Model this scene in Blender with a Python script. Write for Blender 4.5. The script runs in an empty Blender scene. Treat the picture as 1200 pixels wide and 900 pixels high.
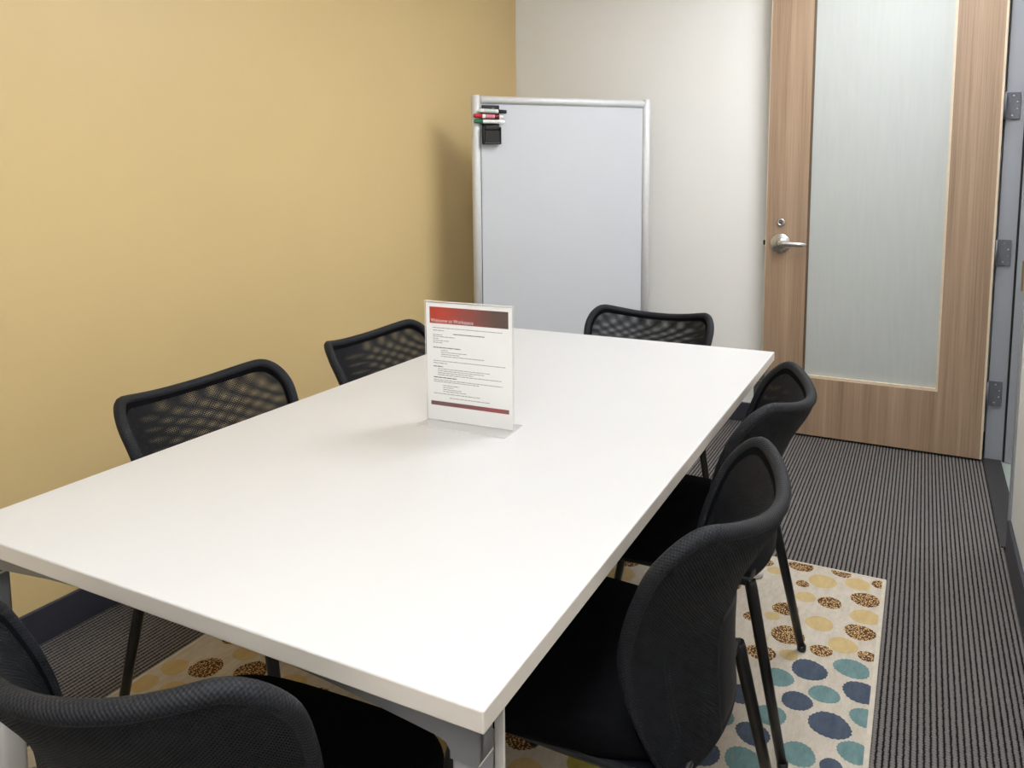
import bpy, bmesh, math, random
from mathutils import Vector, Matrix
random.seed(7)
PI = math.pi
COL = bpy.context.scene.collection

# ------------------------------------------------------------------ helpers
class MB:
    """collects shapes, then links them as ONE mesh object"""
    def __init__(self):
        self.bm = bmesh.new(); self.mi = 0; self.uv = self.bm.loops.layers.uv.new('UVMap')
    def face(self, vs, smooth=False):
        try:
            f = self.bm.faces.new(vs)
        except ValueError:
            return None
        f.material_index = self.mi; f.smooth = smooth
        return f
    def box(self, x0, x1, y0, y1, z0, z1, bev=0, seg=2, M=None):
        vs = [self.bm.verts.new((x, y, z)) for z in (z0, z1) for y in (y0, y1) for x in (x0, x1)]
        fs = [self.face([vs[i] for i in q]) for q in
              ((0, 2, 3, 1), (4, 5, 7, 6), (0, 1, 5, 4), (2, 6, 7, 3), (0, 4, 6, 2), (1, 3, 7, 5))]
        allv = list(vs)
        if bev > 0:
            es = list({e for f in fs for e in f.edges})
            r = bmesh.ops.bevel(self.bm, geom=es, offset=bev, segments=seg, profile=.5, affect='EDGES')
            allv = list({v for f in r['faces'] for v in f.verts} | {v for v in allv if v.is_valid})
            for f in r['faces']:
                f.material_index = self.mi
        if M is not None:
            bmesh.ops.transform(self.bm, matrix=M, verts=allv)
        return self
    def tube(self, pts, rad, n=12, closed=False, cap=True, flat=None, up=None):
        """tube along pts; rad a number or list; flat=(a,b) squashes the section along frame axes"""
        pts = [Vector(p) for p in pts]; N = len(pts)
        if not hasattr(rad, '__len__'): rad = [rad] * N
        rings = []; ref = Vector(up) if up else None; L = 0; Ls = []
        for i, p in enumerate(pts):
            a = pts[(i - 1) % N] if (closed or i > 0) else p
            b = pts[(i + 1) % N] if (closed or i < N - 1) else p
            t = (b - a).normalized()
            if ref is None:
                ref = t.orthogonal()
            s = (ref - t * ref.dot(t))
            if s.length < 1e-6: s = t.orthogonal()
            s.normalize(); w = t.cross(s)
            if not up: ref = s
            fa, fb = flat if flat else (1, 1)
            if i: L += (p - pts[i - 1]).length
            Ls.append(L)
            rings.append([self.bm.verts.new(p + (s * math.cos(2 * PI * k / n) * fa + w * math.sin(2 * PI * k / n) * fb) * rad[i]) for k in range(n)])
        for i in range(N if closed else N - 1):
            j = (i + 1) % N
            off = 0
            if closed and j == 0 and not up:   # closing twist
                best = min(range(n), key=lambda o: (rings[i][0].co - rings[0][o].co).length); off = best
            for k in range(n):
                f = self.face([rings[i][k], rings[i][(k + 1) % n], rings[j][(k + 1 + off) % n], rings[j][(k + off) % n]], True)
                if f:
                    l1 = Ls[j] if j else L + (pts[0] - pts[-1]).length
                    for lp, (uu, vv) in zip(f.loops, ((Ls[i], k), (Ls[i], k + 1), (l1, k + 1), (l1, k))):
                        lp[self.uv].uv = (uu, vv / n)
        if cap and not closed:
            self.face(list(reversed(rings[0]))); self.face(rings[-1])
        return self
    def lathe(self, prof, M=None, n=24):
        """prof: list of (r, h) revolved about local z, then moved by M"""
        vs = []; rings = []
        for r, h in prof:
            if r < 1e-6:
                v = self.bm.verts.new((0, 0, h)); rings.append([v]); vs.append(v)
            else:
                ring = [self.bm.verts.new((r * math.cos(2 * PI * k / n), r * math.sin(2 * PI * k / n), h)) for k in range(n)]
                rings.append(ring); vs += ring
        for a, b in zip(rings, rings[1:]):
            for k in range(n):
                k2 = (k + 1) % n
                if len(a) == 1 and len(b) == 1: continue
                if len(a) == 1: self.face([a[0], b[k2], b[k]], True)
                elif len(b) == 1: self.face([a[k], a[k2], b[0]], True)
                else: self.face([a[k], a[k2], b[k2], b[k]], True)
        if M is not None: bmesh.ops.transform(self.bm, matrix=M, verts=vs)
        return self
    def poly(self, pts):
        return self.face([self.bm.verts.new(p) for p in pts])
    def prism(self, pts, vec, smooth=False):
        """closed outline pts extruded by vec"""
        vec = Vector(vec); a = [self.bm.verts.new(p) for p in pts]; b = [self.bm.verts.new(Vector(p) + vec) for p in pts]
        self.face(list(reversed(a))); self.face(b); n = len(a)
        for i in range(n):
            self.face([a[i], a[(i + 1) % n], b[(i + 1) % n], b[i]], smooth)
        return self
    def build(self, name, mats, parent=None, smooth_angle=None, fixn=True):
        if fixn: bmesh.ops.recalc_face_normals(self.bm, faces=self.bm.faces[:])
        me = bpy.data.meshes.new(name); self.bm.to_mesh(me); self.bm.free()
        for m in (mats if isinstance(mats, (list, tuple)) else [mats]): me.materials.append(m)
        o = bpy.data.objects.new(name, me); COL.objects.link(o)
        if parent is not None: o.parent = parent
        return o

def thing(name, label, cat, loc=(0, 0, 0), rotz=0, group=None):
    o = bpy.data.objects.new(name, None); COL.objects.link(o)
    o.location = loc; o.rotation_euler = (0, 0, rotz); o.empty_display_size = .1
    o['label'] = label; o['category'] = cat
    if group: o['group'] = group
    return o
def tag(o, label, cat, group=None):
    o['label'] = label; o['category'] = cat
    if group: o['group'] = group
    return o
def struct(o):
    o['kind'] = 'structure'; return o
def copy_tree(o, parent=None):
    c = o.copy(); COL.objects.link(c)
    if parent is not None: c.parent = parent
    for ch in o.children: copy_tree(ch, c)
    return c

# ------------------------------------------------------------------ materials
def srgb(r, g, b):
    f = lambda c: (c / 255 / 12.92) if c / 255 <= .04045 else ((c / 255 + .055) / 1.055) ** 2.4
    return (f(r), f(g), f(b), 1)
class NT:
    def __init__(self, name):
        self.m = bpy.data.materials.new(name); self.m.use_nodes = True
        self.t = self.m.node_tree; self.b = self.t.nodes['Principled BSDF']
    def n(self, typ, **kw):
        nd = self.t.nodes.new('ShaderNode' + typ)
        for k, v in kw.items(): setattr(nd, k, v)
        return nd
    def l(self, a, b): self.t.links.new(a, b)
    def math(self, op, a, b=None, c=None, clamp=False):
        nd = self.n('Math', operation=op, use_clamp=clamp)
        for i, x in enumerate((a, b, c)):
            if x is None: continue
            if hasattr(x, 'default_value') or hasattr(x, 'is_output'): self.l(x, nd.inputs[i])
            else: nd.inputs[i].default_value = x
        return nd.outputs[0]
    def ramp(self, fac, stops):
        r = self.n('ValToRGB'); el = r.color_ramp.elements
        while len(el) < len(stops): el.new(.5)
        for e, (p, c) in zip(el, stops): e.position = p; e.color = c
        self.l(fac, r.inputs[0]); return r.outputs[0]
    def coord(self, which='Object', scale=(1, 1, 1)):
        tc = self.n('TexCoord'); mp = self.n('Mapping'); mp.inputs['Scale'].default_value = scale
        self.l(tc.outputs[which], mp.inputs[0]); return mp.outputs[0]
    def noise(self, vec, scale, detail=3, rough=.5):
        nd = self.n('TexNoise'); self.l(vec, nd.inputs['Vector'])
        nd.inputs['Scale'].default_value = scale; nd.inputs['Detail'].default_value = detail; nd.inputs['Roughness'].default_value = rough
        return nd.outputs['Fac']
    def bump(self, h, strength=.3, dist=.002):
        nd = self.n('Bump'); nd.inputs['Strength'].default_value = strength; nd.inputs['Distance'].default_value = dist
        self.l(h, nd.inputs['Height']); self.l(nd.outputs[0], self.b.inputs['Normal'])
    def mix(self, fac, a, b):
        nd = self.n('Mix', data_type='RGBA')
        for i, x in ((0, fac), (6, a), (7, b)):
            if hasattr(x, 'is_output'): self.l(x, nd.inputs[i])
            else: nd.inputs[i].default_value = x
        return nd.outputs[2]
    def set(self, **kw):
        for k, v in kw.items():
            self.b.inputs[{'col': 'Base Color', 'rough': 'Roughness', 'metal': 'Metallic', 'spec': 'Specular IOR Level', 'coat': 'Coat Weight'}[k]].default_value = v
        return self
def plain(name, rgb, rough=.5, metal=0, spec=.5, var=.06, scale=30, bump=0, bscale=200):
    """solid colour with slight procedural mottling"""
    t = NT(name); c = srgb(*rgb); v = t.coord()
    nz = t.noise(v, scale, 3)
    d = tuple(x * (1 - var) for x in c[:3]) + (1,); u = tuple(min(1, x * (1 + var)) for x in c[:3]) + (1,)
    t.l(t.ramp(nz, [(.3, d), (.7, u)]), t.b.inputs['Base Color'])
    t.set(rough=rough, metal=metal, spec=spec)
    if bump: t.bump(t.noise(v, bscale, 2), bump, .001)
    return t.m

M = {}
M['wall_yellow'] = plain('yellow_wall_paint', (214, 187, 134), .42, spec=.45, var=.012, scale=2, bump=.05, bscale=350)
M['wall_white'] = plain('white_wall_paint', (240, 239, 237), .6, spec=.3, var=.01, scale=2, bump=.05, bscale=350)
M['ceiling'] = plain('ceiling_tile', (240, 239, 236), .9, var=.04, scale=120)
M['base_vinyl'] = plain('dark_vinyl_base', (52, 53, 62), .45, var=.05, scale=8)
M['threshold'] = plain('dark_rubber_threshold', (42, 41, 43), .6, var=.06)
M['frame_steel'] = plain('painted_steel_frame', (150, 152, 158), .4, var=.02, scale=5)
M['rubber'] = plain('black_rubber', (14, 14, 15), .7)
M['hall_floor'] = plain('hall_floor_tile', (150, 160, 152), .3, var=.04, scale=6)
M['laminate'] = plain('white_laminate', (204, 203, 203), .33, spec=.45, var=.006, scale=4)
M['edge_band'] = plain('warm_white_edge_band', (214, 206, 196), .45, var=.015, scale=10)
M['table_metal'] = plain('silver_grey_table_metal', (134, 134, 137), .38, metal=.35, var=.03, scale=40)
M['table_light'] = plain('pale_grey_table_leg', (200, 196, 190), .4, metal=.1, var=.02, scale=20)
M['alu'] = plain('satin_aluminium', (214, 215, 216), .45, metal=.12, var=.03, scale=60)
M['alu_dark'] = plain('dark_aluminium_gap', (88, 90, 92), .5, metal=.4, var=.05)
M['board'] = plain('whiteboard_enamel', (206, 208, 213), .28, spec=.4, var=.01, scale=3)
M['steel'] = plain('brushed_steel', (196, 194, 190), .27, metal=.9, var=.05, scale=90)
M['hinge'] = plain('dull_grey_hinge_steel', (104, 104, 110), .55, metal=.3, var=.06, scale=60)
M['screw'] = plain('bright_screw_head', (180, 180, 182), .3, metal=.8)
M['blk_metal'] = plain('black_powder_coat', (15, 15, 17), .32, spec=.5, var=.1)
M['blk_plastic'] = plain('black_plastic', (18, 19, 24), .3, spec=.5, var=.1)
M['blk_soft'] = plain('satin_black_plastic', (17, 18, 22), .5, spec=.35, var=.1)
M['blk_matte'] = plain('matte_black_plastic', (30, 30, 32), .6, var=.1)
M['eraser'] = plain('charcoal_felt', (52, 51, 49), .9, var=.15, scale=200)
M['mk_white'] = plain('white_marker_barrel', (236, 236, 234), .3, var=.01)
M['mk_black'] = plain('black_marker_cap', (16, 17, 18), .35)
M['mk_red'] = plain('red_marker_cap', (190, 30, 40), .35)
M['mk_pink'] = plain('pink_marker_label', (214, 120, 140), .45)
M['mk_maroon'] = plain('maroon_marker_label', (120, 24, 40), .45)
M['mk_green'] = plain('green_marker_cap', (20, 110, 70), .35)
M['mk_gtext'] = plain('pale_green_marker_label', (204, 216, 210), .45)
M['brass'] = plain('aged_brass', (140, 124, 92), .4, metal=.7)
M['paper'] = plain('white_paper', (238, 238, 236), .7, var=.005)
M['ink'] = plain('grey_print', (140, 139, 138), .8)
M['ink_bold'] = plain('dark_print', (86, 85, 85), .8)
M['ink_white'] = plain('white_print', (232, 226, 222), .8)

def m_print(name, stops):
    """printed band whose ink runs from one colour to another along the sheet"""
    t = NT(name); tc = t.n('TexCoord'); sx = t.n('SeparateXYZ'); t.l(tc.outputs['Object'], sx.inputs[0])
    f = t.math('MULTIPLY_ADD', sx.outputs[0], 1 / .196, .5)
    t.l(t.ramp(f, [(p, srgb(*c)) for p, c in stops]), t.b.inputs['Base Color']); t.set(rough=.6); return t.m
M['hdr'] = m_print('red_to_brown_print', [(0, (176, 60, 46)), (.15, (184, 62, 46)), (.45, (150, 70, 64)), (.8, (98, 72, 66)), (1, (84, 68, 62))])
M['ftr'] = m_print('brown_to_red_print', [(0, (104, 76, 78)), (.6, (136, 78, 80)), (.85, (160, 72, 76)), (1, (132, 84, 84))])

def m_acrylic(name, tint, gl):
    t = NT(name); t.t.nodes.remove(t.b); out = t.t.nodes['Material Output']
    tr = t.n('BsdfTransparent'); tr.inputs[0].default_value = tint
    g = t.n('BsdfGlossy'); g.inputs['Roughness'].default_value = .03
    fr = t.n('Fresnel'); fr.inputs['IOR'].default_value = 1.46
    mx = t.n('MixShader'); ge = t.n('NewGeometry'); t.l(t.math('MULTIPLY', fr.outputs[0], t.math('SUBTRACT', 1.0, ge.outputs['Backfacing'])), mx.inputs[0])
    t.l(tr.outputs[0], mx.inputs[1]); t.l(g.outputs[0], mx.inputs[2]); t.l(mx.outputs[0], out.inputs[0]); return t.m
M['acrylic'] = m_acrylic('clear_acrylic', (.982, .98, .98, 1), 1.0)
M['acr_edge'] = plain('polished_acrylic_edge', (214, 210, 206), .25, var=.03)

def m_carpet():
    t = NT('ribbed_loop_carpet'); tc = t.n('TexCoord'); sx = t.n('SeparateXYZ'); t.l(tc.outputs['Object'], sx.inputs[0])
    vec = tc.outputs['Object']
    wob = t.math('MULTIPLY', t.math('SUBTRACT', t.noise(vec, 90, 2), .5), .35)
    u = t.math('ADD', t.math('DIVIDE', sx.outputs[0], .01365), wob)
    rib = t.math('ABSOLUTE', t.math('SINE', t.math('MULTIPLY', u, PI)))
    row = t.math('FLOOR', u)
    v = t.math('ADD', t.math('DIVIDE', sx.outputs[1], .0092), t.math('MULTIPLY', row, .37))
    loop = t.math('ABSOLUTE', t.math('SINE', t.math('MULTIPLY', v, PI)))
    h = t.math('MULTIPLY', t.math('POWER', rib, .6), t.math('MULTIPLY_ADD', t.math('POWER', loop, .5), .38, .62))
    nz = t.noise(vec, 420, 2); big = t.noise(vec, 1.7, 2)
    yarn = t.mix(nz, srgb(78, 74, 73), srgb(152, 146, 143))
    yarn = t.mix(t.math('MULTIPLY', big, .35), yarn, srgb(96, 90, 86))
    c = t.mix(t.math('SMOOTHSTEP', .0, 1, h) if False else t.ramp(h, [(.40, (0, 0, 0, 1)), (.82, (1, 1, 1, 1))]), srgb(22, 20, 20), yarn)  # self-shading in the gaps between ribs and loops, painted in as near-black
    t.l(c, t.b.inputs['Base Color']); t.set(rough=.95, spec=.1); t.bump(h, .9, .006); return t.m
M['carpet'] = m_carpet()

def m_rug(name, a, b, scale=60, rough=.95):
    t = NT(name); v = t.coord(scale=(1, .35, 1)); n1 = t.noise(v, scale, 4, .7)
    t.l(t.ramp(n1, [(.3, srgb(*a)), (.7, srgb(*b))]), t.b.inputs['Base Color']); t.set(rough=rough, spec=.1)
    t.bump(t.noise(t.coord(), 900, 2), .5, .002); return t.m
M['rug_base'] = m_rug('cream_rug_pile', (180, 169, 154), (202, 192, 178))
M['rug_hem'] = m_rug('pale_rug_hem', (190, 180, 164), (208, 199, 184), 90)
M['rug_y'] = m_rug('mustard_rug_dot', (182, 158, 112), (198, 174, 128))
M['rug_b'] = m_rug('slate_blue_rug_dot', (66, 75, 90), (84, 92, 106))
M['rug_t'] = m_rug('teal_rug_dot', (94, 121, 122), (116, 142, 141))
M['rug_g'] = m_rug('olive_rug_dot', (150, 140, 60), (170, 160, 84))
def m_speckle():
    t = NT('brown_speckled_rug_dot'); v = t.n('TexVoronoi'); v.inputs['Scale'].default_value = 190
    t.l(t.coord(), v.inputs['Vector'])
    t.l(t.ramp(v.outputs['Distance'], [(.33, srgb(206, 172, 122)), (.5, srgb(84, 58, 40))]), t.b.inputs['Base Color']); t.set(rough=.95, spec=.1); return t.m
M['rug_s'] = m_speckle()

def m_wood():
    t = NT('light_walnut_veneer'); tc = t.n('TexCoord')
    def st(sx, sz):
        mp = t.n('Mapping'); mp.inputs['Scale'].default_value = (sx, sx, sz); t.l(tc.outputs['Object'], mp.inputs[0]); return mp.outputs[0]
    fine = t.noise(st(150, 2.2), 1, 5, .6); mid = t.noise(st(26, .5), 1, 3, .55); wide = t.noise(st(7, .3), 1, 2)
    f = t.math('ADD', t.math('MULTIPLY', fine, .42), t.math('ADD', t.math('MULTIPLY', mid, .38), t.math('MULTIPLY', wide, .2)))
    t.l(t.ramp(f, [(.30, srgb(124, 102, 82)), (.47, srgb(156, 130, 107)), (.56, srgb(168, 142, 118)), (.72, srgb(188, 162, 136))]), t.b.inputs['Base Color'])
    t.set(rough=.42, spec=.4); t.bump(fine, .06, .001); return t.m
M['wood'] = m_wood()
M['wood_edge'] = plain('pale_wood_edge', (214, 196, 172), .5, var=.05, scale=40)
M['wood_dark'] = plain('dark_wood_rebate', (96, 78, 60), .6, var=.08)
def m_rainglass():
    t = NT('frosted_rain_glass'); v = t.coord(scale=(60, 60, 5)); n1 = t.noise(v, 1, 4, .65)
    t.l(t.ramp(n1, [(.3, srgb(190, 193, 190)), (.7, srgb(195, 198, 195))]), t.b.inputs['Base Color'])
    t.set(rough=.6, spec=.25); t.b.inputs['Transmission Weight'].default_value = .12
    t.bump(n1, .35, .002); return t.m
M['rain_glass'] = m_rainglass()

def m_fabric(name, kind):
    t = NT(name)
    if kind == 'rim':
        tc = t.n('TexCoord'); sx = t.n('SeparateXYZ'); t.l(tc.outputs['UV'], sx.inputs[0])
        a = t.math('SINE', t.math('MULTIPLY', sx.outputs[0], 2 * PI / .0052))
        b = t.math('SINE', t.math('MULTIPLY', sx.outputs[1], 2 * PI * 11))
        h = t.math('MULTIPLY_ADD', t.math('MULTIPLY', a, b), .5, .5)
        t.l(t.ramp(h, [(.25, srgb(9, 10, 13)), (.8, srgb(35, 37, 43))]), t.b.inputs['Base Color'])
        t.bump(h, .5, .0015); t.set(rough=.65, spec=.3)
    elif kind == 'mesh':
        t.l(t.ramp(t.noise(t.coord(), 60, 2), [(.3, srgb(13, 14, 18)), (.7, srgb(25, 27, 32))]), t.b.inputs['Base Color']); t.set(rough=.6, spec=.3)
    else:
        w = t.noise(t.coord(), 700, 2)
        t.l(t.ramp(w, [(.3, srgb(8, 8, 10)), (.7, srgb(17, 17, 20))]), t.b.inputs['Base Color']); t.set(rough=.95, spec=.06); t.bump(w, .4, .001)
    return t.m
M['rim'] = m_fabric('black_knit_rim', 'rim'); M['mesh'] = m_fabric('black_mesh_fabric', 'mesh'); M['seat'] = m_fabric('black_seat_fabric', 'seat')
def m_emit(name, col, s):
    t = NT(name); t.b.inputs['Base Color'].default_value = (.9, .9, .9, 1)
    t.b.inputs['Emission Color'].default_value = col; t.b.inputs['Emission Strength'].default_value = s; return t.m
M['lamp'] = m_emit('lit_lamp_diffuser', (.945, .975, 1.0, 1), 16.0)
M['lamp_hall'] = m_emit('lit_hall_diffuser', (.93, .97, 1, 1), 8.0)

# ------------------------------------------------------------------ room (x right, y into the room, z up; table corner at the origin)
XL, XR, YB, YF, ZC = -1.763, .692, 3.40, -1.35, 2.62
DY0, DY1, DH = 2.369, 3.315, 2.46            # door opening in the right wall
XH = 2.1                                     # far side of the hall
def room():
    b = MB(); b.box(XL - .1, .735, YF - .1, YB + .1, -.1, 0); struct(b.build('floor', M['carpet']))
    b = MB(); b.box(.735, XH + .1, YF - .1, 5.0, -.1, -.001); struct(b.build('hall_floor', M['hall_floor']))
    b = MB(); b.box(XL - .1, XH + .1, YF - .1, 5.0, ZC, ZC + .1); struct(b.build('ceiling', M['ceiling']))
    b = MB(); b.box(XL - .1, XL, YF - .1, YB + .1, 0, ZC); struct(b.build('wall_left', M['wall_yellow']))
    b = MB(); b.box(XL, XR + .13, YB, YB + .1, 0, ZC); struct(b.build('wall_back', M['wall_white']))
    b = MB(); b.box(XL, XR + .13, YF - .1, YF, 0, ZC); struct(b.build('wall_front', M['wall_white']))
    b = MB()
    b.box(XR, XR + .13, YF, DY0 - .05, 0, ZC); b.box(XR, XR + .13, DY1 + .05, YB, 0, ZC); b.box(XR, XR + .13, DY0 - .05, DY1 + .05, DH + .05, ZC)
    struct(b.build('wall_right', M['wall_white']))
    b = MB(); b.box(XH, XH + .1, YF - .1, 5.0, 0, ZC); struct(b.build('wall_hall', M['wall_white']))
    b = MB(); b.box(XR + .13, XH, 4.9, 5.0, 0, ZC); b.box(XR + .13, XH, YF - .1, YF, 0, ZC); struct(b.build('wall_hall_end', M['wall_white']))
    b = MB(); b.box(XL, XL + .012, YF, YB, 0, .103, .003); struct(b.build('baseboard_left', M['base_vinyl']))
    b = MB(); b.box(XL + .012, XR, YB - .012, YB, 0, .103, .003); struct(b.build('baseboard_back', M['base_vinyl']))
    b = MB(); b.box(XR - .012, XR, YF, DY0 - .052, 0, .125, .003); struct(b.build('baseboard_right', M['base_vinyl']))
    b = MB(); b.box(XL, XR, YF, YF + .012, 0, .103, .003); struct(b.build('baseboard_front', M['base_vinyl']))
    # steel door frame: far jamb (hinges), near jamb (strike), head; threshold
    def jamb(y0, y1, sgn):
        b = MB()
        b.box(XR - (.016 if sgn < 0 else .006), XR + .136, min(y0, y1), max(y0, y1), 0, DH, .002)          # jamb body
        ys = (y0, y0 + sgn * .016)
        b.box(XR + .062, XR + .105, min(ys), max(ys), 0, DH, .002)                   # stop
        b.mi = 1; b.box(XR + .054, XR + .062, min(y0, y0 + sgn * .008), max(y0, y0 + sgn * .008), 0, DH)
        return b
    struct(jamb(DY1, DY1 + .05, -1).build('trim_1', [M['frame_steel'], M['rubber']]))
    o = struct(jamb(DY0, DY0 - .05, 1).build('trim_2', [M['frame_steel'], M['rubber']]))
    b = MB(); b.box(XR - .012, XR + .03, DY0 - .004, DY0 + .003, .90, 1.0, .001); b.build('strike_plate', M['brass'], o)
    b = MB(); b.box(XR - .006, XR + .136, DY0 - .05, DY1 + .05, DH, DH + .05, .002); struct(b.build('trim_3', M['frame_steel']))
    b = MB(); b.box(.672, .742, DY0, DY1, 0, .006, .002); struct(b.build('trim_4', M['threshold']))
room()

# ------------------------------------------------------------------ door, standing open against the back wall
def door():
    W, T, H, Z0 = .975, .045, 2.43, .012
    gl, gr, gb, gt = .193, .189, .300, 2.24
    D = bpy.data.objects.new('door_1', None); COL.objects.link(D); struct(D)
    D.location = (.6635, 3.267, 0); D.rotation_euler = (0, 0, -.0173)        # local -x runs to the free edge, +y to the wall
    b = MB()
    e = .003
    def slab(x0, x1, z0, z1): b.box(x0, x1, 0, T, z0, z1)
    slab(-W + e, -W + gl, Z0, H); slab(-gr, -.009, Z0, H); slab(-W + gl, -gr, Z0, gb); slab(-W + gl, -gr, gt, H)
    b.mi = 1
    b.box(-.009, 0, 0, T, Z0, H); b.box(-W, -W + e, 0, T, Z0, H)
    leaf = b.build('door_leaf', [M['wood'], M['wood_edge']], D)
    b = MB()                                                                # glazing beads inside the opening
    x0, x1 = -W + gl, -gr
    b.mi = 0; b.box(x0, x1, .004, .02, gb, gb + .012); b.box(x1 - .010, x1, .004, .02, gb, gt); b.box(x0, x1, .004, .02, gt - .012, gt)
    b.mi = 1; b.box(x0, x0 + .010, .008, .02, gb + .012, gt)
    b.build('glazing_bead', [M['wood_edge'], M['wood_dark']], D)
    b = MB(); b.box(x0, x1, .020, .028, gb, gt); b.build('glass_pane', M['rain_glass'], D)
    # lever
    hx, hz = -W + .072, .957
    R = Matrix.Translation((hx, 0, hz)) @ Matrix.Rotation(PI / 2, 4, 'X')   # local z of lathe -> -y
    h = bpy.data.objects.new('lever_handle', None); COL.objects.link(h); h.parent = D
    b = MB(); b.lathe([(.0, 0), (.049, 0), (.049, .004), (.045, .009), (.030, .011), (.017, .013), (.015, .03), (.0, .03)], R, 40); b.build('rose', M['steel'], h)
    b = MB()
    b.lathe([(.015, .012), (.016, .045), (.014, .052), (0, .053)], R, 24)
    b.tube([(hx - .012, -.046, hz + .002), (hx + .02, -.047, hz + .002), (hx + .06, -.046, hz), (hx + .10, -.045, hz - .001), (hx + .128, -.04, hz - .001)],
           [.013, .014, .012, .011, .009], 16, flat=(.62, 1), up=(0, 1, 0))
    b.build('lever', M['steel'], h)
    R2 = Matrix.Translation((hx + .001, 0, hz + .102)) @ Matrix.Rotation(PI / 2, 4, 'X')
    b = MB(); b.lathe([(0, 0), (.020, 0), (.020, .006), (.017, .009), (.010, .009), (.009, .006), (0, .006)], R2, 28)
    cyl = b.build('lock_cylinder', M['steel'], D)
    b = MB(); b.lathe([(0, .006), (.008, .006), (.008, .0095), (0, .0095)], R2, 20); b.mi = 1; b.box(hx - .001, hx + .003, -.0105, -.009, hz + .098, hz + .106)
    b.build('key_plug', [M['hinge'], M['rubber']], cyl)
    b = MB(); b.box(-W - .0012, -W, .008, .036, hz - .07, hz + .07); b.mi = 1; b.box(-W - .014, -W - .0012, .014, .030, hz - .012, hz + .012, .003)
    b.build('latch_bolt', [M['steel'], M['blk_metal']], D)
    for zc in (.31, .945, 1.579, 2.21):                                     # hinges: leaf on the jamb, knuckle at the door edge
        b = MB()
        c, s = math.cos(.0173), math.sin(.0173)
        b.box(.004, .064, .040, .0432, zc - .057, zc + .057, .001)
        b.tube([(.006, .001, zc - .057), (.006, .001, zc + .057)], .0045, 12)
        b.box(.003, .009, .0, .043, zc - .057, zc + .057)
        b.mi = 1
        for (sx_, sz_) in ((.038, .042), (.053, .014), (.053, -.014), (.036, -.042)):
            b.lathe([(0, 0), (.004, 0), (.003, .0012), (0, .0012)], Matrix.Translation((sx_, .040, zc + sz_)) @ Matrix.Rotation(PI / 2, 4, 'X'), 10)
        b.build('hinge', [M['hinge'], M['screw']], D)
    b = MB(); b.box(-W + .01, -.01, .016, .030, .002, Z0); b.build('bottom_sweep', M['rubber'], D)
door()

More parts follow.
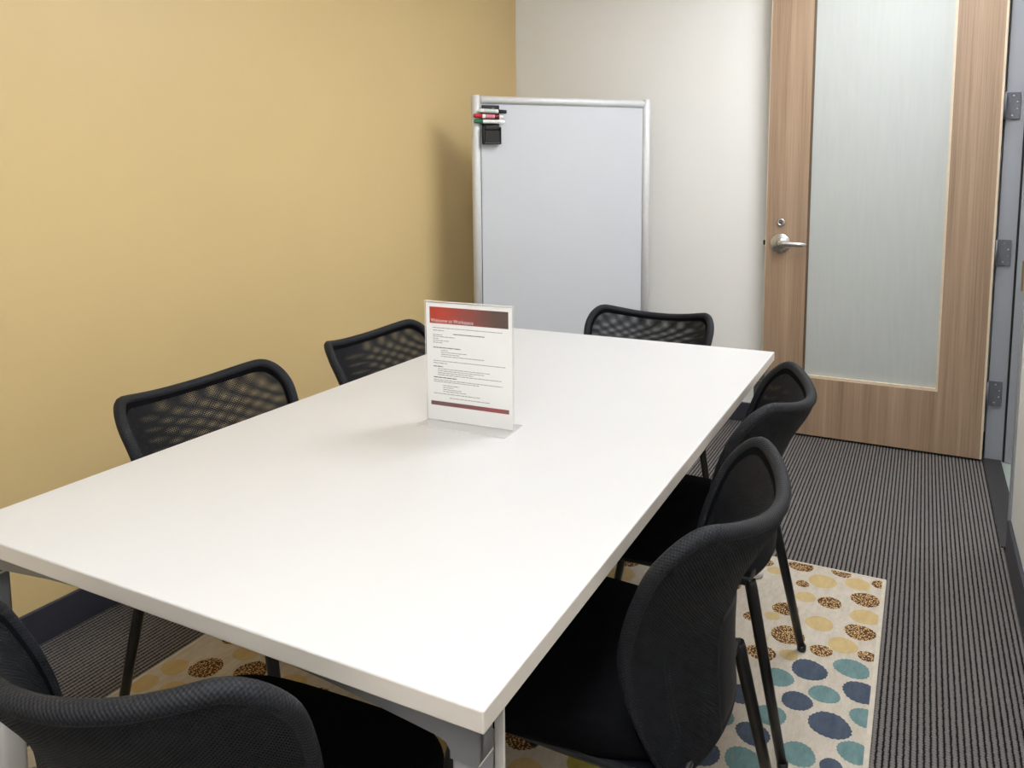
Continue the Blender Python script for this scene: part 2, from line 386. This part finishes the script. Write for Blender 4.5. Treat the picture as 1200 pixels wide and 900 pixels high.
# ------------------------------------------------------------------ rug
def rug():
    x0, x1, y0, y1 = -1.372, .3295, -.42, 1.942; H = .008
    b = MB(); b.box(x0, x1, y0, y1, 0, H, .002)
    known = [('b',.17,1.36,.042),('t',.268,1.414,.043),('t',.104,1.294,.038),('t',.216,1.276,.035),('b',.30,1.324,.044),('b',.159,1.221,.037),
      ('b',.028,1.186,.038),('t',.11,1.141,.037),('t',.313,1.23,.037),('b',.24,1.167,.046),('t',.0,1.085,.036),('b',.085,1.059,.038),('b',-.005,.95,.04),
      ('t',.082,.966,.04),('t',.186,1.039,.04),('t',.297,1.099,.036),('b',.257,1.033,.036),('y',.238,1.512,.038),('s',.188,1.46,.037),('s',.30,1.488,.028),
      ('y',.113,1.403,.03),('s',.045,1.38,.036),('s',.096,1.495,.045),('s',.275,1.597,.039),('y',.03,1.45,.022),('y',.149,1.843,.043),('y',.249,1.873,.038),
      ('s',.312,1.90,.03),('s',.197,1.927,.03),('s',.075,1.917,.037),('s',-.035,1.886,.025),('y',.005,1.847,.03),('s',.094,1.80,.03),('y',.113,1.724,.03),
      ('s',.183,1.722,.041),('s',.277,1.786,.04),('y',.284,1.687,.041),('s',.07,1.629,.036),('y',.04,1.573,.034),('y',.168,1.594,.039),('s',-.012,1.544,.025),
      ('y',-.438,1.604,.045),('s',-.45,1.70,.045),('g',-.221,.80,.045),('s',-1.245,.665,.040),('y',-1.322,.63,.034),('y',-1.20,.76,.034),('s',-1.15,.83,.034),('y',-1.335,.55,.034),
      ('y',-1.25,.565,.034)]
    dots = []
    for k, x, y, rad in known:                                              # dots never touch each other
        for d in dots: rad = min(rad, math.hypot(x - d[1], y - d[2]) - d[3] - .006)
        if rad > .012: dots.append((k, x, y, rad))
    def band(y):
        k = math.floor((1.945 - y) / .5)
        if y > 1.43: return 'ys'
        if y > .88: return 'bt'
        if y > .36: return 'ys'
        return 'bt'
    r = random.Random(3); i = 0
    y = y0 + .05
    while y < y1 - .02:                                                     # the covered part of the rug: the same rows of dots
        x = x0 + (.03 if i % 2 else .085)
        while x < x1:
            px, py = x + r.uniform(-.014, .014), y + r.uniform(-.012, .012); rad = r.uniform(.032, .045)
            near = min(math.hypot(px - d[1], py - d[2]) - d[3] - rad for d in dots)
            vis = px > -.02 and py > .9
            if near > .012 and not vis:
                pal = band(py); dots.append((pal[(int(x * 9) + i) % 2], px, py, rad))
            x += .112
        y += .098; i += 1
    for kind, cx, cy, rad in dots:
        mi = {'y': 1, 's': 2, 'b': 3, 't': 4, 'g': 5}[kind]; b.mi = mi
        N = 44; ph = r.uniform(0, 6); pts = []
        ax = 1.0 + r.uniform(-.06, .08); ay = 1.0 + r.uniform(-.08, .06); rot = r.uniform(0, PI)
        for k in range(N):
            a = 2 * PI * k / N
            rr = rad * (1 + (.045 if k % 2 else -.02) * (1 if kind in 'bts' else .3) * r.uniform(.4, 1.3) + .03 * math.sin(3 * a + ph))
            lx, ly = rr * ax * math.cos(a), rr * ay * math.sin(a)
            X = cx + lx * math.cos(rot) - ly * math.sin(rot); Y = cy + lx * math.sin(rot) + ly * math.cos(rot)
            pts.append((min(max(X, x0 + .012), x1 - .012), min(max(Y, y0 + .012), y1 - .010), H + .0006))
        b.poly(pts)
    b.mi = 6
    for q in ((x0 + .001, x0 + .011, y0 + .001, y1 - .001), (x1 - .011, x1 - .001, y0 + .001, y1 - .001), (x0 + .011, x1 - .011, y1 - .009, y1 - .001), (x0 + .011, x1 - .011, y0 + .001, y0 + .009)):
        b.box(q[0], q[1], q[2], q[3], H - .001, H + .0012)
    o = b.build('area_rug', [M['rug_base'], M['rug_y'], M['rug_s'], M['rug_b'], M['rug_t'], M['rug_g'], M['rug_hem']], fixn=False)
    tag(o, 'cream area rug with bands of mustard, brown, blue and teal dots under the table', 'rug')
rug()
RUG = .0095

# ------------------------------------------------------------------ table
TW, TL, TZ, TT, TR = .9755, 1.8238, .7368, .027, .0086
def table():
    t = thing('conference_table', 'large white rectangular meeting table with greige edge and silver legs', 'table', (0, 0, 0), TR)
    b = MB(); b.box(-TW, 0, 0, TL, TZ - TT, TZ, .0022, 3)
    o = b.build('tabletop', [M['laminate'], M['edge_band']], t)
    for p in o.data.polygons:
        if abs(p.normal.z) < .3: p.material_index = 1
    # end frames: a flat rail under each short edge, swelling into the leg castings
    def rail(y0, y1):
        zt = TZ - TT; x0, x1 = -TW + .018, -.018; lw = .034; zl = zt - .055
        def half(xe, s):   # from the middle out to the leg
            xi = xe - s * lw; return [(xi - s * .26, zt - .011), (xi - s * .17, zt - .017), (xi - s * .06, zt - .029), (xi - s * .016, zt - .034), (xi - s * .005, zt - .038), (xi, zt - .046), (xi, zl), (xe, zl), (xe, zt)]
        P = half(x1, 1) + list(reversed(half(x0, -1)))
        b = MB(); b.prism([(x, y0, z) for x, z in P], (0, y1 - y0, 0)); return b
    rail(.016, .030).build('end_rail', M['table_metal'], t); rail(TL - .030, TL - .016).build('end_rail', M['table_metal'], t)
    for y0 in (.012,):
        pass
    b = MB(); b.box(-.10, -.07, .07, TL - .07, TZ - TT - .03, TZ - TT); b.build('side_rail', M['table_metal'], t)
    b = MB(); b.box(-TW + .07, -TW + .10, .07, TL - .07, TZ - TT - .03, TZ - TT); b.build('side_rail', M['table_metal'], t)
    for sx in (0, 1):
        for sy in (0, 1):
            cx = -.0352 if sx else -TW + .0352; cy = .0365 if sy == 0 else TL - .0365
            zt = TZ - TT
            def ring(half, z, rr, n=5):
                P = []
                for q in range(4):
                    ox, oy = ((1, 1), (-1, 1), (-1, -1), (1, -1))[q]
                    for k in range(n):
                        a = q * PI / 2 + k * PI / 2 / (n - 1)
                        P.append(Vector((cx + ox * (half - rr) + rr * math.cos(a), cy + oy * (half - rr) + rr * math.sin(a), z)))
                return P
            b = MB()
            def loft(levels, mi):
                b.mi = mi; prev = None
                rings = [[b.bm.verts.new(p) for p in ring(h, z, rr)] for h, z, rr in levels]
                for A, B in zip(rings, rings[1:]):
                    for k in range(len(A)): b.face([A[k], A[(k + 1) % len(A)], B[(k + 1) % len(A)], B[k]], True)
                b.face(rings[0]); b.face(list(reversed(rings[-1])))
            loft([(.0172, zt, .004), (.0172, zt - .055, .004)], 0)
            loft([(.0168, zt - .055, .004), (.0176, zt - .0556, .004), (.0176, zt - .0572, .004), (.0168, zt - .058, .004)], 1)
            loft([(.0172, zt - .058, .004), (.0172, zt - .17, .006)], 0)
            loft([(.0172, zt - .17, .006), (.0215, zt - .32, .010), (.0195, .018 + RUG, .012)], 2)
            leg = b.build('leg', [M['table_metal'], M['table_light'], M['table_light']], t)
            b = MB(); b.lathe([(0, RUG), (.024, RUG), (.026, RUG + .004), (.022, RUG + .018), (0, RUG + .018)], Matrix.Translation((cx, cy, 0)), 24)
            b.build('foot', M['table_light'], leg)
            s = 1 if sx else -1
            b = MB(); xo = cx + s * .016; yo = cy + (.0195 if sy == 0 else -.0235); b.box(min(xo, xo + s * .012), max(xo, xo + s * .012), yo, yo + .004, .45, zt, .001); b.build('edge_strip', M['table_light'], leg)
    return t
table()

# ------------------------------------------------------------------ sign holder standing on the table
def sign():
    sx, sy, sa = -.4874, .7852, .0329
    c, s = math.cos(TR), math.sin(TR)
    t = thing('sign_holder', 'clear acrylic tabletop stand holding a printed welcome sheet with red header', 'sign', (c * sx - s * sy, s * sx + c * sy, TZ + .0004), TR + sa)
    W, H, G = .109, .274, .0035
    b = MB()
    def pane(x0, x1, y0, y1, z0, z1):
        n0 = len(b.bm.faces); b.box(x0, x1, y0, y1, z0, z1)
    pane(-W, W, -G, -G + .0022, .003, H); pane(-W, W, G - .0022, G, .003, H); pane(-W, W, -.0445, .0445, 0, .003)
    b.mi = 1
    pane(-W, W, -G, G, H, H + .0012)
    o = b.build('acrylic_body', [M['acrylic'], M['acr_edge']], t)
    for p in o.data.polygons:                                              # thin cut edges of the sheets
        if p.area < .0022 and max(p.normal.z, -p.normal.z) < .5 and p.area < .0009: p.material_index = 1
    P0 = -.0006
    b = MB(); w, h = .1065, .272
    b.box(-w, w, P0, P0 + .0008, .0045, h)
    yf = P0 - .0001
    def q(x0, x1, z0, z1, mi, y=yf):
        b.mi = mi; b.poly([(x0, y, z0), (x1, y, z0), (x1, y, z1), (x0, y, z1)])
    q(-.098, .098, .2255, .2625, 1)
    q(-.098, .098, .0385, .0480, 2)
    r = random.Random(5)
    def line(z, x0, x1, bold=False, wt=1.0):
        x = x0; hh = (.0019 if bold else .00145)
        while x < x1:
            l = min(r.uniform(.003, .012), x1 - x)
            q(x, x + l, z, z + hh, 4 if bold else 3); x += l + (.0011 if bold else .0014)
    L = -.090
    # lines of print too small to read in the photograph
    rows = [(.2150, L, .083, 0), (.2090, L, -.062, 0), (.2025, -.038, .040, 1), (.1990, L, -.066, 0), (.1950, L, -.034, 0), (.1905, L, -.075, 0), (.1860, L, -.050, 0), (.1815, L, -.066, 0),
            (.1700, L, -.020, 1), (.1645, -.070, -.052, 0), (.1600, -.070, -.005, 0), (.1555, -.070, -.023, 0), (.1510, -.070, .038, 0), (.1400, L, .090, 0), (.1350, L, -.055, 0),
            (.1270, L, -.066, 1), (.1220, -.079, .052, 0), (.1175, -.079, .038, 0), (.1130, -.079, .012, 0), (.1085, -.079, .080, 0), (.1020, L, -.030, 1), (.0965, L, .084, 0), (.0925, L, .025, 0),
            (.0845, -.066, -.026, 0), (.0800, -.066, -.040, 0), (.0755, -.066, -.020, 0), (.0710, -.066, -.008, 0), (.0655, L, .028, 0), (.0570, -.050, .052, 0)]
    for z, x0, x1, bo in rows: line(z, x0, x1, bool(bo))
    sh = b.build('printed_sheet', [M['paper'], M['hdr'], M['ftr'], M['ink'], M['ink_bold']], t, fixn=False)
    cu = bpy.data.curves.new('heading', 'FONT'); cu.body = 'Welcome to Workspace'; cu.size = .0115; cu.resolution_u = 3
    tmp = bpy.data.objects.new('heading', cu); COL.objects.link(tmp); bpy.context.view_layer.update()
    me = bpy.data.meshes.new_from_object(tmp.evaluated_get(bpy.context.evaluated_depsgraph_get())); COL.objects.unlink(tmp); bpy.data.objects.remove(tmp)
    me.materials.clear(); me.materials.append(M['ink_white'])
    xs = [v.co.x for v in me.vertices]; kx = .108 / (max(xs) - min(xs))
    me.transform(Matrix.Translation((-.095, yf - .0002, .2285)) @ Matrix.Rotation(PI / 2, 4, 'X') @ Matrix.Diagonal((kx, 1, 1, 1)))
    o = bpy.data.objects.new('heading_text', me); COL.objects.link(o); o.parent = sh
sign()

# ------------------------------------------------------------------ chairs
BZ0, BH = .390, .408
def curve(v, K):
    """smooth interpolation through the (v, value) stations K"""
    v = min(max(v, K[0][0]), K[-1][0])
    for i in range(len(K) - 1):
        if v <= K[i + 1][0]:
            (a, pa), (b, pb) = K[i], K[i + 1]; h = b - a; t = (v - a) / h
            sl = lambda k: (K[min(k + 1, len(K) - 1)][1] - K[max(k - 1, 0)][1]) / (K[min(k + 1, len(K) - 1)][0] - K[max(k - 1, 0)][0])
            ma, mb = sl(i) * h, sl(i + 1) * h
            return pa * (2*t**3 - 3*t*t + 1) + ma * (t**3 - 2*t*t + t) + pb * (3*t*t - 2*t**3) + mb * (t**3 - t*t)
K_MID = [(0, -.206), (.3, -.201), (.5, -.204), (.64, -.220), (.78, -.246), (.91, -.273), (1, -.285)]   # leans back towards the top
K_WRAP = [(0, .050), (.33, .088), (.64, .100), (.82, .106), (1, .107)]                                  # how far the sides come forward
K_HALF = [(0, .176), (.33, .206), (.64, .226), (.86, .236), (1, .237)]
def S(a, z, off=0.0):
    """point of the backrest shell: a = metres along the width (-.235...235), z = height above the lower edge"""
    v = z / BH; u = a / .235
    def base(u_, v_):
        au = abs(u_)
        x = curve(v_, K_HALF) * math.copysign(math.sin(min(au, 1.2) * 1.25) / math.sin(1.25), u_)
        y = curve(v_, K_MID) + curve(v_, K_WRAP) * au ** 1.75
        zz = BZ0 + BH * v_ - .027 * max(0, 1 - (au / .8) ** 2) ** 1.6 * max(v_, 0) ** 3
        return Vector((x, y, zz))
    p = base(u, v)
    if off:
        e = .01
        v0, v1 = max(0, v - e), min(1, v + e)
        du = base(u + e, v) - base(u - e, v); dv = base(u, v1) - base(u, v0)
        n = du.cross(dv).normalized()
        if n.y < 0: n = -n                                                 # points to the front (+y)
        p = p + n * off
    return p
AW, RC, RB = .235, .072, .042
def outline(inset=0.0, n=12):
    """rounded outline in (a, z), counter-clockwise from lower left"""
    x, z0, z1 = AW - inset, inset, BH - inset; rt, rb = RC - inset * .6, RB - inset * .6
    P = []
    for cx, cz, r, a0 in ((x - rb, z0 + rb, rb, -PI / 2), (x - rt, z1 - rt, rt, 0), (-x + rt, z1 - rt, rt, PI / 2), (-x + rb, z0 + rb, rb, PI)):
        P += [(cx + r * math.cos(a0 + k * PI / 2 / n), cz + r * math.sin(a0 + k * PI / 2 / n)) for k in range(n + 1)]
    return P
def densify(P, step):
    out = []
    for i in range(len(P)):
        a, b = Vector(P[i]), Vector(P[(i + 1) % len(P)]); k = max(1, int((b - a).length / step))
        out += [a.lerp(b, j / k) for j in range(k)]
    return out
def inside(a, z, inset):
    x, z0, z1 = AW - inset, inset, BH - inset
    if abs(a) > x or z < z0 or z > z1: return False
    rt, rb = RC - inset * .6, RB - inset * .6
    if z > z1 - rt and abs(a) > x - rt: return math.hypot(abs(a) - (x - rt), z - (z1 - rt)) <= rt
    if z < z0 + rb and abs(a) > x - rb: return math.hypot(abs(a) - (x - rb), z - (z0 + rb)) <= rb
    return True
def mesh_layer(b, off, hx, hz, wire, thick):
    """diamond netting with real holes, trimmed to the rim"""
    bm = b.bm; vs = {}
    def V(i, j):
        if (i, j) not in vs: vs[(i, j)] = bm.verts.new(S(i * hx, j * hz, off))
        return vs[(i, j)]
    ni = int(AW / hx) + 1; nj = int(BH / hz) + 1; fs = []
    for i in range(-ni, ni + 1):
        for j in range(0, nj + 1):
            if (i + j) % 2 == 0: continue
            if not inside(i * hx, j * hz, .005): continue
            fs.append(bm.faces.new([V(i - 1, j), V(i, j - 1), V(i + 1, j), V(i, j + 1)]))
    bm.normal_update()
    r = bmesh.ops.inset_individual(bm, faces=fs, thickness=wire, use_even_offset=True)
    bmesh.ops.delete(bm, geom=fs, context='FACES')

def make_chair():
    t = thing('mesh_back_chair', '', 'chair', group='black mesh-back chairs around the table')
    # seat: rounded cushion
    b = MB(); n = 40; rings = []
    def srow(k, z):
        ring = []
        for i in range(n):
            a = 2 * PI * i / n; e = .26
            cx = math.copysign(abs(math.cos(a)) ** (e * 2), math.cos(a)); sy = math.copysign(abs(math.sin(a)) ** (e * 2), math.sin(a))
            wx = .238 - .050 * (1 - (sy + 1) / 2) ** 1.5
            zz = z - (.02 * max(0, sy) ** 3 if z > .44 else 0)
            ring.append(b.bm.verts.new((cx * wx * k, .022 + sy * .214 * k, zz)))
        return ring
    lv = [(.94, .408), (.985, .412), (1.0, .425), (1.0, .442), (.98, .455), (.93, .4625), (.6, .466), (.2, .465)]
    for k, z in lv: rings.append(srow(k, z))
    for A, B in zip(rings, rings[1:]):
        for i in range(n): b.face([A[i], A[(i + 1) % n], B[(i + 1) % n], B[i]], True)
    b.face(rings[0], True); b.face(rings[-1], True)
    b.build('seat', M['seat'], t)
    b = MB(); b.box(-.205, .205, -.19, .19, .392, .408, .006); b.build('seat_pan', M['blk_plastic'], t)
    # backrest: padded rim with two layers of netting inside it
    b = MB()
    rim = densify(outline(.0, 10), .012)
    pts = [S(p.x, p.y) for p in rim]; rr = [.0080 + .0042 * min(1, max(0, (p.y - .02) / .16)) for p in rim]
    bk = MB(); bk.tube(pts, rr, 12, closed=True)
    back = bk.build('backrest_rim', M['rim'], t)
    b = MB(); mesh_layer(b, -.0095, .0026, .0026, .00078, .0008); o = b.build('back_net', M['mesh'], back, fixn=False)
    md = o.modifiers.new('thickness', 'SOLIDIFY'); md.thickness = .0012; md.offset = 0
    b = MB(); mesh_layer(b, .0080, .0031, .0031, .00090, .0008); o = b.build('front_net', M['mesh'], back, fixn=False)
    md = o.modifiers.new('thickness', 'SOLIDIFY'); md.thickness = .0012; md.offset = 0
    b = MB()                                                                # turned-over hem around the netting on the front
    for of in (.0092,):
        R3 = []
        for ins in (.002, .011, .020):
            P = outline(ins, 10); Q = []
            for k in range(len(P)):                                         # long straight runs get extra points
                a, c = Vector(P[k]), Vector(P[(k + 1) % len(P)]); m = 24 if k % 11 == 10 else 1
                Q += [a.lerp(c, q / m) for q in range(m)]
            R3.append([b.bm.verts.new(S(p.x, p.y, of)) for p in Q])
        for A, B in zip(R3, R3[1:]):
            for k in range(len(A)): b.face([A[k], A[(k + 1) % len(A)], B[(k + 1) % len(A)], B[k]], True)
    b.build('hem', M['seat'], back, fixn=False)
    b = MB(); na, nz = 14, 12; G = {}
    for side, of in ((0, -.0135), (1, -.0100)):                             # smooth plate low on the back
        for i in range(na + 1):
            for k in range(nz + 1):
                a = (i / na * 2 - 1); z = k / nz; wd = .060 - .012 * z
                rim_ = max(abs(a), abs(2 * z - 1)) ** 6
                G[side, i, k] = b.bm.verts.new(S(a * wd * (1 - .10 * abs(2 * z - 1) ** 4), .004 + .215 * z - .012 * a * a * z, of + (.004 * rim_ if side == 0 else 0)))
    for i in range(na):
        for k in range(nz):
            for side in (0, 1): b.face([G[side, i, k], G[side, i + 1, k], G[side, i + 1, k + 1], G[side, i, k + 1]], True)
    for i in range(na):
        for k in (0, nz): b.face([G[0, i, k], G[0, i + 1, k], G[1, i + 1, k], G[1, i, k]])
    for k in range(nz):
        for i in (0, na): b.face([G[0, i, k], G[0, i, k + 1], G[1, i, k + 1], G[1, i, k]])
    b.build('lumbar_plate', M['blk_soft'], back)
    # frame: side brackets carrying the back, rails and four splayed legs
    for s in (-1, 1):
        P = [S(s * .158, .200 - .018 * k, .001) for k in range(9)]
        P += [Vector((s * .154, -.160, .430)), Vector((s * .158, -.150, .412)), Vector((s * .170, -.130, .400))]
        R = [.003, .005, .006, .006, .006, .006, .006, .006, .006, .008, .010, .012]
        b = MB(); b.tube(P, R, 14, flat=(.7, 1.05), up=(s * .55, .83, 0)); b.build('back_bracket', M['blk_plastic'], t)
        b = MB(); b.tube([(s * .195, -.19, .400), (s * .195, 0, .398), (s * .195, .185, .400)], .0095, 10); b.build('side_rail', M['blk_metal'], t)
        for f in (-1, 1):
            top = Vector((s * .195, f * .185, .404)); bot = Vector((s * .230, f * .268, RUG + .004))
            b = MB(); b.tube([top, top.lerp(bot, .03), top.lerp(bot, .5), bot], [.0125, .0135, .012, .0105], 14)
            leg = b.build('leg', M['blk_metal'], t)
            b = MB(); b.lathe([(0, 0), (.0105, 0), (.012, .004), (.0118, .016), (0, .016)], Matrix.Translation((bot.x, bot.y, RUG - .0005)), 14); b.build('foot_glide', M['blk_plastic'], leg)
    return t
chair = make_chair()
spots = [  # x, y, rotation, label
    (-.955, .63, -PI / 2, 'black mesh-back chair along the yellow wall, left of the sign and nearer the camera'),
    (-.942, 1.28, -PI / 2, 'black mesh-back chair along the yellow wall, right behind the printed sign stand'),
    (-.510, 1.850, PI - .06, 'black mesh-back chair at the far table end, in front of the whiteboard'),
    (-.116, 1.195, PI / 2 + .05, 'black mesh-back chair on the door side, at the table corner nearest the door'),
    (-.082, .575, PI / 2, 'black mesh-back chair on the door side, nearer the camera, beside blue rug dots'),
    (-.417, .050, .06, 'black mesh-back chair at the near table end, cut off at the lower left'),
]
for i, (x, y, r, lab) in enumerate(spots):
    o = chair if i == 0 else copy_tree(chair)
    o.location = (x, y, 0); o.rotation_euler = (0, 0, r); o['label'] = lab
    if i == 2:                                                              # its rear feet stand on the carpet, just off the rug
        o.rotation_euler.x = .0177; o.location.z = -.0048

# ------------------------------------------------------------------ whiteboard standing across the corner
def whiteboard():
    A, B = Vector((-1.525, 2.504)), Vector((-.873, 3.161)); mid = (A + B) / 2; W = (B - A).length; ang = math.atan2(B.y - A.y, B.x - A.x)
    t = thing('whiteboard', 'freestanding whiteboard with aluminium frame across the corner of yellow and white walls', 'whiteboard', (mid.x, mid.y, 0), ang)
    H = 1.668; h = W / 2; r = .021
    for s in (-1, 1):
        x = s * (h - r)
        b = MB(); b.tube([(x, 0, .05), (x, 0, H - .003), (x, 0, H)], [r, r, r * .9], 24)
        b.mi = 1; xi = x - s * (r - .003); b.box(min(xi, xi - s * .007), max(xi, xi - s * .007), -.004, .008, .2, H - .055)
        post = b.build('post', [M['alu'], M['alu_dark']], t)
        b = MB(); b.tube([(x, -.22, .032), (x, -.10, .045), (x, 0, .05), (x, .10, .045), (x, .19, .032)], [.014, .019, .022, .019, .014], 16)
        for yy in (-.21, .18): b.lathe([(0, 0), (.016, 0), (.016, .02), (0, .02)], Matrix.Translation((x, yy, 0)), 16)
        b.build('foot', M['alu'], t)
    for z, nm in ((H - .022, 'top_rail'), (.30, 'bottom_rail')):
        x = h - 2 * r - .004
        b = MB(); b.tube([(-x - .008, -.006, z), (-x, -.006, z), (x, -.006, z), (x + .008, -.006, z)], [.012, .0185, .0185, .012], 24)
        b.build(nm, M['alu'], t)
    x = h - 2 * r - .002
    b = MB(); b.box(-x, x, -.008, .008, .30, H - .022, .001); b.build('board_panel', M['board'], t)
    return t, h, H
wb, WH, WZ = whiteboard()
def on_board(o):
    o.location = wb.location; o.rotation_euler = wb.rotation_euler; return o
def board_things():
    xc, w = -WH + .089, .043; z0, z1 = 1.440, 1.622
    t = thing('marker_holder', 'black marker caddy stuck to the top left of the whiteboard', 'marker holder'); on_board(t)
    b = MB(); b.box(xc - w, xc + w, -.014, -.0085, z0, z1, .003, 3); b.build('back_plate', M['blk_matte'], t)
    b = MB()
    b.box(xc - w + .004, xc + w - .004, -.020, -.014, z1 - .034, z1 - .002, .003); b.mi = 1; b.box(xc + .004, xc + .018, -.0206, -.020, z1 - .028, z1 - .012)
    b.build('top_pocket', [M['blk_matte'], M['hinge']], t)
    for zz in (1.5925, 1.5685, 1.5445):
        for xx in (xc - .030, xc + .030):
            b = MB(); b.tube([(xx, -.013, zz - .0125), (xx, -.022, zz - .0135), (xx, -.036, zz - .0137), (xx, -.045, zz - .0118)], .0020, 8)
            b.build('marker_clip', M['blk_matte'], t)
    b = MB(); b.box(xc - w, xc + w, -.046, -.014, z0, z0 + .010, .003); b.box(xc - w, xc - w + .005, -.046, -.014, z0, z0 + .08, .002); b.box(xc + w - .005, xc + w, -.046, -.014, z0, z0 + .08, .002)
    b.mi = 1
    for k in range(6): b.box(xc - .034 + k * .0118, xc - .0255 + k * .0118, -.0466, -.046, z0 + .003, z0 + .006)
    b.build('eraser_tray', [M['blk_matte'], M['hinge']], t)
    t = thing('board_eraser', 'black felt eraser in the tray below the three markers', 'eraser'); on_board(t)
    b = MB(); b.box(xc - w + .007, xc + w - .007, -.030, -.0145, z0 + .0105, z0 + .088, .003); b.build('grip', M['blk_matte'], t)
    b = MB(); b.box(xc - w + .008, xc + w - .008, -.045, -.030, z0 + .0105, z0 + .062, .003); b.box(xc - w + .008, xc + w - .008, -.043, -.030, z0 + .068, z0 + .087, .004); b.build('felt_pad', M['eraser'], t)
    def marker(name_label, xa, xb, z, cap_left, cap, bands, tilt):
        t = thing('dry_erase_marker', name_label, 'marker', group='markers on the whiteboard caddy'); on_board(t)
        L = xb - xa; R = .0098; cl = .040
        Mx = Matrix.Translation(((xa + xb) / 2, -.0345, z)) @ Matrix.Rotation(tilt, 4, 'Y') @ Matrix.Rotation((PI / 2 if cap_left else -PI / 2), 4, 'Y') @ Matrix.Translation((0, 0, -L / 2))
        # along local z from the cap tip (0) to the tail (L)
        if cap_left: pass
        b = MB(); b.lathe([(0, cl - .002), (R * .92, cl - .002), (R * .97, cl + .002), (R * .97, L - .012), (R * .8, L - .009), (R * .8, L - .001), (0, L)], Mx, 20)
        barrel = b.build('barrel', M['mk_white'], t)
        b = MB(); b.lathe([(0, 0), (R * .78, 0), (R * .9, .003), (R * .98, cl), (0, cl)], Mx, 20); b.build('cap', cap, t)
        for u0, u1, m in bands:
            b = MB(); b.lathe([(R * .985, u0), (R * .99, u0 + .0005), (R * .99, u1 - .0005), (R * .985, u1)], Mx, 20); b.build('label_band', m, barrel)
    x0 = -WH
    marker('white marker with black cap pointing right, topmost on the whiteboard caddy', x0 + .024, x0 + .160, 1.5925, False, M['mk_black'], [(.055, .11, M['mk_gtext'])], .03)
    marker('red capped marker with pink label, middle one on the whiteboard caddy', x0 + .002, x0 + .144, 1.5685, True, M['mk_red'], [(.055, .095, M['mk_pink']), (.098, .122, M['mk_maroon'])], .02)
    marker('white marker with green cap pointing left, lowest on the whiteboard caddy', x0 + .004, x0 + .152, 1.5445, True, M['mk_green'], [], .0)
board_things()

# ------------------------------------------------------------------ lights of the room
def troffer(name_label, x0, x1, y0, y1, mat):
    t = thing('ceiling_light', name_label, 'ceiling light', ((x0 + x1) / 2, (y0 + y1) / 2, ZC))
    w, l = (x1 - x0) / 2, (y1 - y0) / 2
    b = MB()
    for q in ((-w, w, -l, -l + .02), (-w, w, l - .02, l), (-w, -w + .02, -l + .02, l - .02), (w - .02, w, -l + .02, l - .02)): b.box(q[0], q[1], q[2], q[3], -.014, -.0005, .002)
    b.build('frame', M['mk_white'], t)
    b = MB(); b.box(-w + .02, w - .02, -l + .02, l - .02, -.010, -.0005); b.build('diffuser', mat, t)
troffer('lit ceiling panel above the far half of the table', -.02, .58, 1.60, 2.80, M['lamp'])
troffer('lit ceiling panel above the near end of the table', -.02, .58, -1.15, .05, M['lamp'])
troffer('lit ceiling panel in the hall beyond the door', 1.2, 1.8, 2.6, 3.8, M['lamp_hall'])

# ------------------------------------------------------------------ camera
def camera():
    cx, cy, cz, yaw, pit, roll, f, ppx, ppy = .3808, -.6341, 1.2834, .4710, -.1127, -.0056, 903.89, 622.18, 310.45
    fwd = Vector((-math.sin(yaw) * math.cos(pit), math.cos(yaw) * math.cos(pit), math.sin(pit)))
    right = Vector((math.cos(yaw), math.sin(yaw), 0)); up = right.cross(fwd)
    c, s = math.cos(roll), math.sin(roll); r2 = right * c + up * s; u2 = up * c - right * s
    cam = bpy.data.cameras.new('camera'); o = bpy.data.objects.new('camera', cam); COL.objects.link(o)
    m = Matrix((r2, u2, -fwd)).transposed().to_4x4(); m.translation = (cx, cy, cz); o.matrix_world = m
    cam.sensor_fit = 'HORIZONTAL'; cam.sensor_width = 36; cam.lens = f / 1200 * 36
    cam.shift_x = (600 - ppx) / 1200; cam.shift_y = -(450 - ppy) / 1200
    cam.clip_start = .02
    bpy.context.scene.camera = o
camera()
sc = bpy.context.scene
w = bpy.data.worlds.new('world'); sc.world = w; w.use_nodes = True
w.node_tree.nodes['Background'].inputs[0].default_value = (.9, .95, 1, 1); w.node_tree.nodes['Background'].inputs[1].default_value = .15
sc.view_settings.view_transform = 'Standard'; sc.view_settings.look = 'None'; sc.view_settings.gamma = 1; sc.view_settings.use_curve_mapping = False
sc.view_settings.exposure = 0.27
